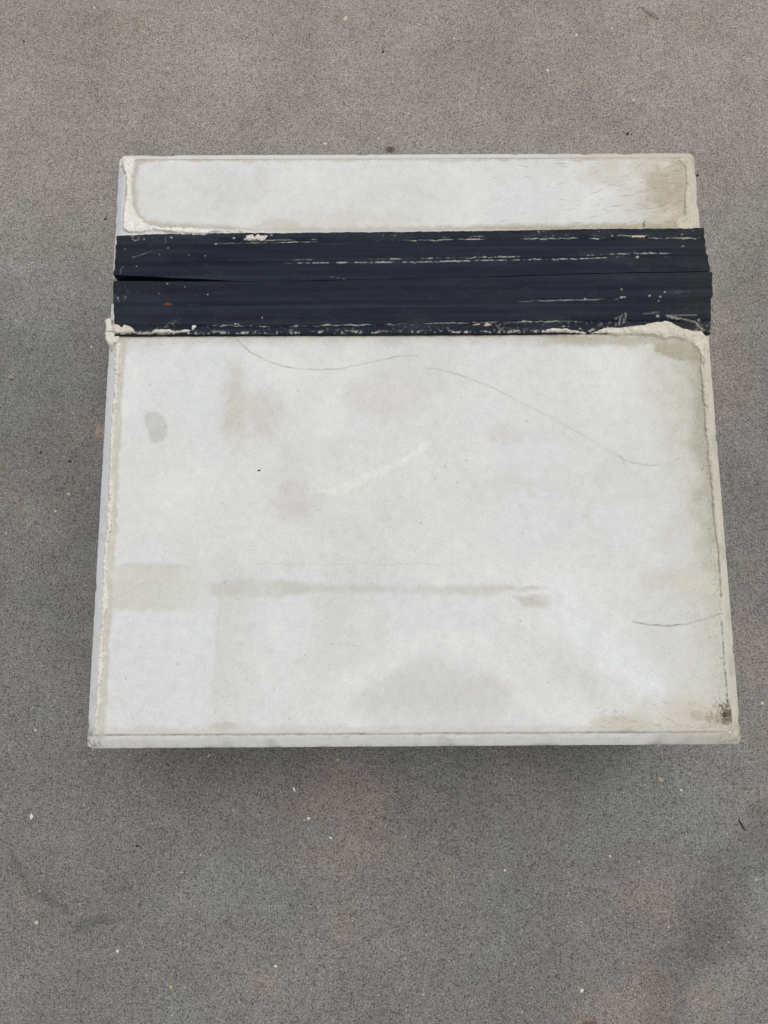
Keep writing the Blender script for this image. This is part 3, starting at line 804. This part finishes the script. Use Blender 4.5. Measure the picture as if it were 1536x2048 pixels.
crust('cement_ridge', blk, ridge_sdf(LRIDGE, [(0, 6.5), (0.06, 7), (0.1, 6), (0.22, 7), (0.32, 6), (0.335, 3.5), (0.36, 7.5), (0.42, 9), (0.47, 6), (0.53, 6.6), (0.6, 6.5), (0.66, 9.5), (0.7, 5), (0.76, 5.5), (0.8, 8.5), (0.86, 6.5), (0.92, 7), (0.97, 5), (1, 3.5)]),
      (170, 676, 262, 1480), on_top, 0.0055, (223, 220, 210), 4.5, seed=600, label='ragged cream cement ridge along the left arris', rough=0.9)
crust('cement_ridge', blk, ridge_sdf(RRIDGE, [(0, 6), (0.08, 6), (0.2, 7), (0.3, 7), (0.45, 5.5), (0.55, 5), (0.7, 4.5), (0.85, 3.5), (1, 2)]),
      (1380, 670, 1470, 1215), on_top, 0.0042, (202, 197, 181), 4, seed=620, label='pitted grey cement ridge along the right arris',
      tintfun=lambda cc, cu, cv, a, b: mixc(cc, lin((96, 88, 74)), sm(0.3, 0.6, -b) * 0.7))
crust('cement_crust', blk, lambda a, b: poly_sdf(a, b, TLC), (228, 304, 540, 486), lambda X, Y, a, b: np.maximum(top_z(X, Y), H_TOP - 0.006) + 0.0030 * sm(458, 466, b) * sm(308, 335, a), 0.0050, (230, 228, 221), 5, seed=640,
      mat=M_LIP, label='thick white cement crust at the upper left corner')
crust('cement_crust', blk, lambda a, b: poly_sdf(a, b, TRC), (1335, 304, 1412, 472), on_top, 0.0034, (207, 201, 183), 5, seed=660,
      label='beige cement crust at the upper right corner', rough=0.7)
LIP = [(1076, 668), (1083, 660), (1103, 656), (1133, 657), (1155, 661.5), (1176, 665), (1194, 662), (1209, 655), (1240, 655), (1286, 648.5), (1316, 643), (1329, 641), (1340, 645), (1361, 656), (1387, 663.5), (1411, 667), (1419, 671),
       (1417, 690), (1412, 716), (1400, 716), (1392, 700), (1380, 690), (1350, 678), (1330, 682), (1307, 675), (1264, 673), (1232, 675), (1209, 671), (1176, 672), (1122, 669)]


def lip_z(X, Y, cu, cv):
    return np.maximum(top_z(X, Y), H_TOP - 0.004) + 0.0035 * sm(684, 662, cv)


crust('cement_lip', blk, lambda a, b: poly_sdf(a, b, LIP), (1060, 630, 1432, 730), lip_z, 0.0048, (212, 206, 192), 6, seed=680,
      mat=M_LIP, label='beige cement lip lapping over the right end of the strip', rough=0.55,
      tintfun=lambda cc, cu, cv, a, b: mixc(cc, lin((232, 229, 218)), sm(676, 664, np.abs(cv - 668) + 660) * sm(0.0, 0.5, b + a) * sm(1310, 1280, cu) * 0.8))
NUB = [(209, 641), (216, 634), (226, 635), (228, 650), (232, 659), (243, 666), (243, 677), (237, 692), (231, 690), (226, 702), (219, 708), (215, 694), (209, 682)]
crust('cement_nub', blk, lambda a, b: poly_sdf(a, b, NUB), (196, 622, 256, 722), lambda X, Y, a, b: H_TOP - 0.016 * sm(684, 708, b) + 0 * X, 0.0042, (216, 213, 202), 5, seed=700, floor=ZC - 0.03, rough=0.45,
      mat=M_LIP, label='knob of cement bulging out of the left side below the strip',
      tintfun=lambda cc, cu, cv, a, b: mixc(cc, lin((110, 104, 92)), sm(2.2, 0.8, np.abs(cv - 664.5) + 1.5 * a) * 0.7))


def strip_z(lines, hs):
    def f(X, Y, cu, cv):
        t = np.stack([at(L, cu) for L in lines], 0)
        z = np.full(cu.shape, hs[0], float)
        for k in range(len(lines) - 1):
            f_ = np.clip((cv - t[k]) / np.maximum(t[k + 1] - t[k], 1e-3), 0, 1)
            z = np.where(cv > t[k], hs[k] + (hs[k + 1] - hs[k]) * f_, z)
        return H_TOP + z + 0.0006
    return f


zu = strip_z([E_TOP, L_S1, L_S2], [0.003, 0.0046, 0.008]); zl = strip_z([L_S3, off(L_S4, -2), off(L_S4, 2), E_BOT], [0.0082, 0.0070, 0.0050, 0.0036])
for k, (par, zf, pts, hm, rgb) in enumerate([
        (UP, zu, [(490, 480), (497, 472), (505, 470), (511, 476), (513, 481), (502, 483)], 0.0010, (222, 219, 203)),
        (UP, zu, [(512, 480), (510, 475), (517, 469), (523, 473), (534, 472), (529, 480), (521, 483)], 0.0010, (222, 219, 203)),
        (UP, zu, [(1261, 477), (1264, 474), (1290, 473.5), (1288, 477.5)], 0.0008, (216, 210, 186)),
        (LO, zl, [(228, 657), (232, 649), (240, 652), (246, 657), (250, 651), (262, 655), (270, 660), (273, 668), (232, 669)], 0.0022, (217, 211, 194)),
        (LO, zl, [(300, 668), (312, 660), (340, 660), (352, 664), (372, 660), (384, 662), (378, 667), (350, 668)], 0.0012, (214, 210, 196)),
        (LO, zl, [(384, 655), (388, 649), (399, 650), (396, 655), (390, 662), (384, 664)], 0.0010, (212, 209, 198)),
        (LO, zl, [(943, 651), (958, 648), (962, 651), (955, 654), (944, 654)], 0.0009, (196, 190, 165)),
        (LO, zl, [(963, 654), (972, 647), (983, 650), (983, 654), (970, 656)], 0.0009, (190, 184, 158)),
        (LO, zl, [(460, 652), (470, 649), (485, 650.5), (498, 653), (480, 654)], 0.0007, (222, 220, 212))]):
    us_, vs_ = zip(*pts)
    crust('cement_flake', par, lambda a, b, P=pts: poly_sdf(a, b, P), (min(us_) - 6, min(vs_) - 6, max(us_) + 6, max(vs_) + 6), zf, hm, rgb, 2.2, 0.0007, 720 + 5 * k, 0.35)
# small white spall at the near right corner
crust('cement_flake', blk, lambda a, b: poly_sdf(a, b, [(1456, 1463), (1463, 1461), (1462, 1470), (1459, 1470)]), (1450, 1455, 1470, 1476), on_top, 0.0008, (234, 231, 224), 1.6, 0.0006, 780, 0.2, label='small white chip at the lower right corner')


# ------------------------------------------------------------------ loose bits
def pebble(name, u, v, a, b, h, ang, mat, label, cat, group, z=0.0, seed=0, pointed=0.0, flat=0.5):
    """a = length, b = width in image pixels, h = height in mm; faceted irregular lump"""
    px, py = (float(t) for t in plan(u, v, z))
    s = 1.04e-3 if z < 0.1 else 0.78e-3
    r = np.random.default_rng(seed); V = []; rings = [(-0.3, 0.85), (0.15, 1.0), (0.6, 0.82), (0.95, 0.42)]
    N = 10; ph = r.uniform(0, 6.28)
    rad = 1 + r.uniform(-0.2, 0.2, N)
    for zz, rr in rings:
        for k in range(N):
            t = 2 * math.pi * k / N
            q = rr * rad[k] * (1 - pointed * 0.5 * (1 + math.cos(t)) * abs(math.sin(t))) * (1 + r.uniform(-0.06, 0.06))
            V.append((math.cos(t) * q * a / 2 * s, math.sin(t) * q * b / 2 * s, zz * h * 0.001))
    V.append((0, 0, h * 0.001)); V.append((0, 0, -0.3 * h * 0.001))
    Q = []; T = []
    for i in range(len(rings) - 1):
        for k in range(N):
            k2 = (k + 1) % N; Q.append((i * N + k, i * N + k2, (i + 1) * N + k2, (i + 1) * N + k))
    for k in range(N):
        k2 = (k + 1) % N; T.append(((len(rings) - 1) * N + k, (len(rings) - 1) * N + k2, len(V) - 2)); T.append((k2, k, len(V) - 1))
    o = mesh_obj(name, V, Q, mat, None, None, smooth=False, tris=T)
    o.location = (px, py, z + 0.2 * h * 0.001); o.rotation_euler = (0, 0, math.radians(-ang))
    return tag(o, label, cat, group)


M_WHITE = plain('white_stone', (232, 229, 220)); M_CREAM = plain('cream_stone', (206, 197, 176)); M_TAN = plain('tan_stone', (172, 156, 132)); M_YEL = plain('yellow_stone', (196, 176, 122))
M_DARK = plain('dark_grit', (48, 45, 42), 0.8, 0.3); M_BROWN = plain('brown_bark', (72, 58, 46), 0.8, 0.3); M_GREY = plain('grey_stone', (176, 173, 168))
G1 = 'loose stone chips lying on the pavement'; G2 = 'dark crumbs lying on the pavement'
for i, (x, y, a, b, h, ang, m, lab, p) in enumerate([
        (691, 38, 15, 11, 3, -60, M_CREAM, 'largest cream stone chip, triangular, near the top edge of the photo', 0.5),
        (63, 1632, 10, 6, 3, 82, M_WHITE, 'oval white stone chip left of and below the block', 0),
        (588, 1578, 9, 4, 2, 68, M_WHITE, 'slim white stone chip just below the near edge of the block', 0),
        (617, 1637, 6, 5, 2, 20, M_WHITE, 'round white stone chip below the middle of the block, upper of a pair', 0),
        (661, 1675, 7, 5, 2, 30, M_WHITE, 'white angular stone chip lower right of a pair below the block', 0.3),
        (22, 755, 12, 10, 5, 10, M_TAN, 'tan and white pebble at the far left edge beside the strip', 0),
        (1163, 1981, 8, 6, 2.5, -45, M_WHITE, 'white oval chip near the lower right of the pavement', 0),
        (342, 1974, 8, 5, 2, 70, M_YEL, 'yellowish stone chip at the bottom left of the pavement', 0),
        (650, 288, 7, 5, 2, 20, M_WHITE, 'white chip just above the far edge of the block', 0),
        (1095, 141, 6, 6, 2, 0, M_WHITE, 'round white chip above the right half of the block', 0),
        (1163, 164, 6, 5, 2, 40, M_YEL, 'yellow chip above the right half of the block', 0),
        (1204, 281, 9, 7, 2, 25, M_GREY, 'pale ring shaped grey chip above the far right corner', 0),
        (1153, 70, 6, 5, 2, -40, M_WHITE, 'white chip near the top edge right of centre', 0),
        (1223, 57, 5, 5, 2, 0, M_WHITE, 'small white chip near the orange spalled spot', 0),
        (1267, 200, 7, 4, 2, -20, M_WHITE, 'flat white chip in the grey patch above the far right corner', 0),
        (908, 77, 5, 4, 2, 10, M_WHITE, 'white grain near the brown spot at the top, upper of two', 0),
        (816, 228, 5, 5, 2, 0, M_CREAM, 'cream grain above the moss clump', 0),
        (757, 277, 6, 5, 2, 10, M_CREAM, 'cream chip beside the brown clump at the far edge', 0),
        (614, 101, 5, 4, 2, -40, M_CREAM, 'cream grain left of the large triangular chip, right one of two', 0),
        (604, 106, 4, 4, 2, 0, M_CREAM, 'cream grain left of the large triangular chip, left one of two', 0),
        (189, 16, 6, 4, 2, 0, M_WHITE, 'white chip in the greenish patch at the top left', 0.3),
        (336, 137, 7, 5, 2, -30, M_CREAM, 'cream chip upper left of the block', 0),
        (128, 93, 8, 4, 2, -10, M_GREY, 'flat grey chip below the greenish patch', 0),
        (1320, 1559, 10, 9, 2.5, 0, M_TAN, 'round tan pebble below the near right corner of the block', 0),
        (73, 1845, 8, 6, 2.5, 15, M_CREAM, 'cream chip beside the dark tyre smear', 0),
        (235, 1902, 5, 5, 2, 0, M_WHITE, 'round white chip below the bluish smear', 0),
        (1010, 1740, 5, 4, 2, 0, M_WHITE, 'white grain below the block right of centre', 0),
        (1220, 1712, 5, 3.5, 2, 15, M_WHITE, 'white sliver of stone on the right part of the lower pavement', 0),
        (1511, 1760, 7, 6, 2.5, 0, M_GREY, 'pale grey pebble near the right edge, upper of two', 0),
        (1528, 1842, 6, 4, 2, 45, M_GREY, 'pale grey pebble near the right edge, lower of two', 0),
        (1362, 1580, 5, 4, 2, 0, M_WHITE, 'white grain right of the tan pebble', 0),
        (676, 1519, 5, 4, 2, 20, M_CREAM, 'cream grain at the foot of the block below its near edge', 0),
        (418, 1511, 8, 3, 2, -55, M_CREAM, 'thin cream sliver by the near edge left of the middle', 0),
        (551, 1932, 6, 4, 2, 30, M_WHITE, 'white chip at the bottom left of centre', 0),
        (137, 988, 7, 5, 2, 20, M_CREAM, 'cream chip left of the block beside the dark crumb', 0),
        (111, 1022, 5, 5, 2, 0, M_CREAM, 'cream grain left of the block lower than the crumb', 0),
        (12, 1067, 5, 5, 2, 0, M_GREY, 'grey grain at the far left edge', 0),
        (71, 1460, 6, 4, 2, 60, M_CREAM, 'cream chip left of the near left corner', 0),
        (1524, 1406, 5, 5, 2, 0, M_WHITE, 'white grain at the right edge beside the block', 0),
        (183, 694, 5, 5, 2, 0, M_CREAM, 'cream grain just left of the cement knob', 0)]):
    pebble('stone_chip', x, y, a, b, h, ang, m, lab, 'stone chip', G1, seed=900 + i, pointed=p)
for i, (x, y, a, b, h, ang, m, lab, cat) in enumerate([
        (1255, 268, 9, 6, 2, -60, M_DARK, 'black leaf crumb above the far right corner of the block', 'crumb'),
        (140, 923, 8, 6, 3, 10, M_DARK, 'black crumb left of the block, right one of two', 'crumb'),
        (82, 905, 6, 4, 2, -30, M_DARK, 'black crumb left of the block, left one of two', 'crumb'),
        (211, 438, 7, 5, 2, -35, M_BROWN, 'brown crumb close to the left end of the strip', 'crumb'),
        (1395, 351, 6, 6, 3, 0, M_DARK, 'black crumb touching the far right side of the block', 'crumb'),
        (275, 1692, 6, 5, 2, -30, M_DARK, 'black crumb below the near left part of the block', 'crumb'),
        (741, 1656, 5, 3, 2, 90, M_DARK, 'small black crumb below the middle of the block', 'crumb'),
        (48, 83, 5, 5, 2, 0, M_DARK, 'black crumb at the top left of the pavement', 'crumb'),
        (766, 104, 6, 5, 2, -60, M_DARK, 'black crumb under the large triangular chip', 'crumb')]):
    pebble('dark_crumb', x, y, a, b, h, ang, m, lab, cat, G2, seed=960 + i)
pebble('bark_crumb', 518, 941, 6, 4, 1.2, -15, M_BROWN, 'tiny brown bark crumb lying on the pale top of the block', 'crumb', None, z=H_TOP, seed=990)


def tube(name, pts, rad, z, lift, mat, label, cat):
    P = [(*(float(t) for t in plan(a, b, z)), z + l) for (a, b), l in zip(pts, lift)]
    V = []; Q = []; N = 6
    for i, p in enumerate(P):
        a = np.array(P[max(i - 1, 0)]); b = np.array(P[min(i + 1, len(P) - 1)]); t = (b - a) / np.linalg.norm(b - a)
        s = np.cross(t, (0, 0, 1)); s /= np.linalg.norm(s); w = np.cross(s, t)
        r = rad * (1 - 0.55 * abs(2 * i / (len(P) - 1) - 1) ** 2)
        for k in range(N):
            an = 2 * math.pi * k / N; V.append(np.array(p) + r * (math.cos(an) * s + math.sin(an) * w))
    for i in range(len(P) - 1):
        for k in range(N):
            k2 = (k + 1) % N; Q.append((i * N + k, i * N + k2, (i + 1) * N + k2, (i + 1) * N + k))
    T = [(0, k + 1, k) for k in range(1, N - 1)] + [((len(P) - 1) * N, (len(P) - 1) * N + k, (len(P) - 1) * N + k + 1) for k in range(1, N - 1)]
    o = mesh_obj(name, np.array(V), Q, mat, None, None, tris=T)
    return tag(o, label, cat)


tube('twig', [(1477, 1638), (1481, 1646), (1485, 1653), (1490, 1661)], 0.0016, 0.0, [0.0012, 0.0016, 0.0016, 0.0012], M_DARK, 'thin dark twig on the pavement right of the block', 'twig')
tube('plant_stem', [(1288, 455), (1287, 449), (1288, 445), (1291, 442)], 0.0007, H_TOP, [0.0022, 0.0012, 0.0010, 0.0022], M_BROWN, 'tiny brown stem stuck at the upper rim of the strip', 'stem')

# loose pale and dark grains strewn over the pavement, too many to count
NG = 3200
gxp = rng.uniform(-0.95, 0.95, NG); gyp = rng.uniform(-1.15, 1.25, NG)
oct_v = np.array([(1, 0, 0), (-1, 0, 0), (0, 1, 0), (0, -1, 0), (0, 0, 1), (0, 0, -1)], float)
oct_t = np.array([(0, 2, 4), (2, 1, 4), (1, 3, 4), (3, 0, 4), (2, 0, 5), (1, 2, 5), (3, 1, 5), (0, 3, 5)])
sz = 0.00045 + 0.0011 * rng.random(NG) ** 4.0
an = rng.uniform(0, 6.28, NG); asp = rng.uniform(0.6, 1.3, NG)
vv = oct_v[None] * sz[:, None, None] * np.stack([np.ones(NG), asp, 0.7 * np.ones(NG)], -1)[:, None, :]
rx = vv[..., 0] * np.cos(an)[:, None] - vv[..., 1] * np.sin(an)[:, None]; ry = vv[..., 0] * np.sin(an)[:, None] + vv[..., 1] * np.cos(an)[:, None]
vv = np.stack([rx + gxp[:, None], ry + gyp[:, None], vv[..., 2] + 0.0006], -1).reshape(-1, 3)
tt = (oct_t[None] + 6 * np.arange(NG)[:, None, None]).reshape(-1, 3)
pal = lin(np.array([(206, 203, 196), (190, 184, 172), (226, 224, 219), (172, 160, 140), (52, 50, 48), (64, 60, 56)]))
gc = np.repeat(pal[rng.choice(6, NG, p=[0.28, 0.22, 0.15, 0.05, 0.18, 0.12])], 6, 0)
tag(mesh_obj('grit', vv, [], M_CRUST, None, gc, smooth=False, tris=tt), 'fine pale and dark grit strewn over the pavement', kind='stuff')
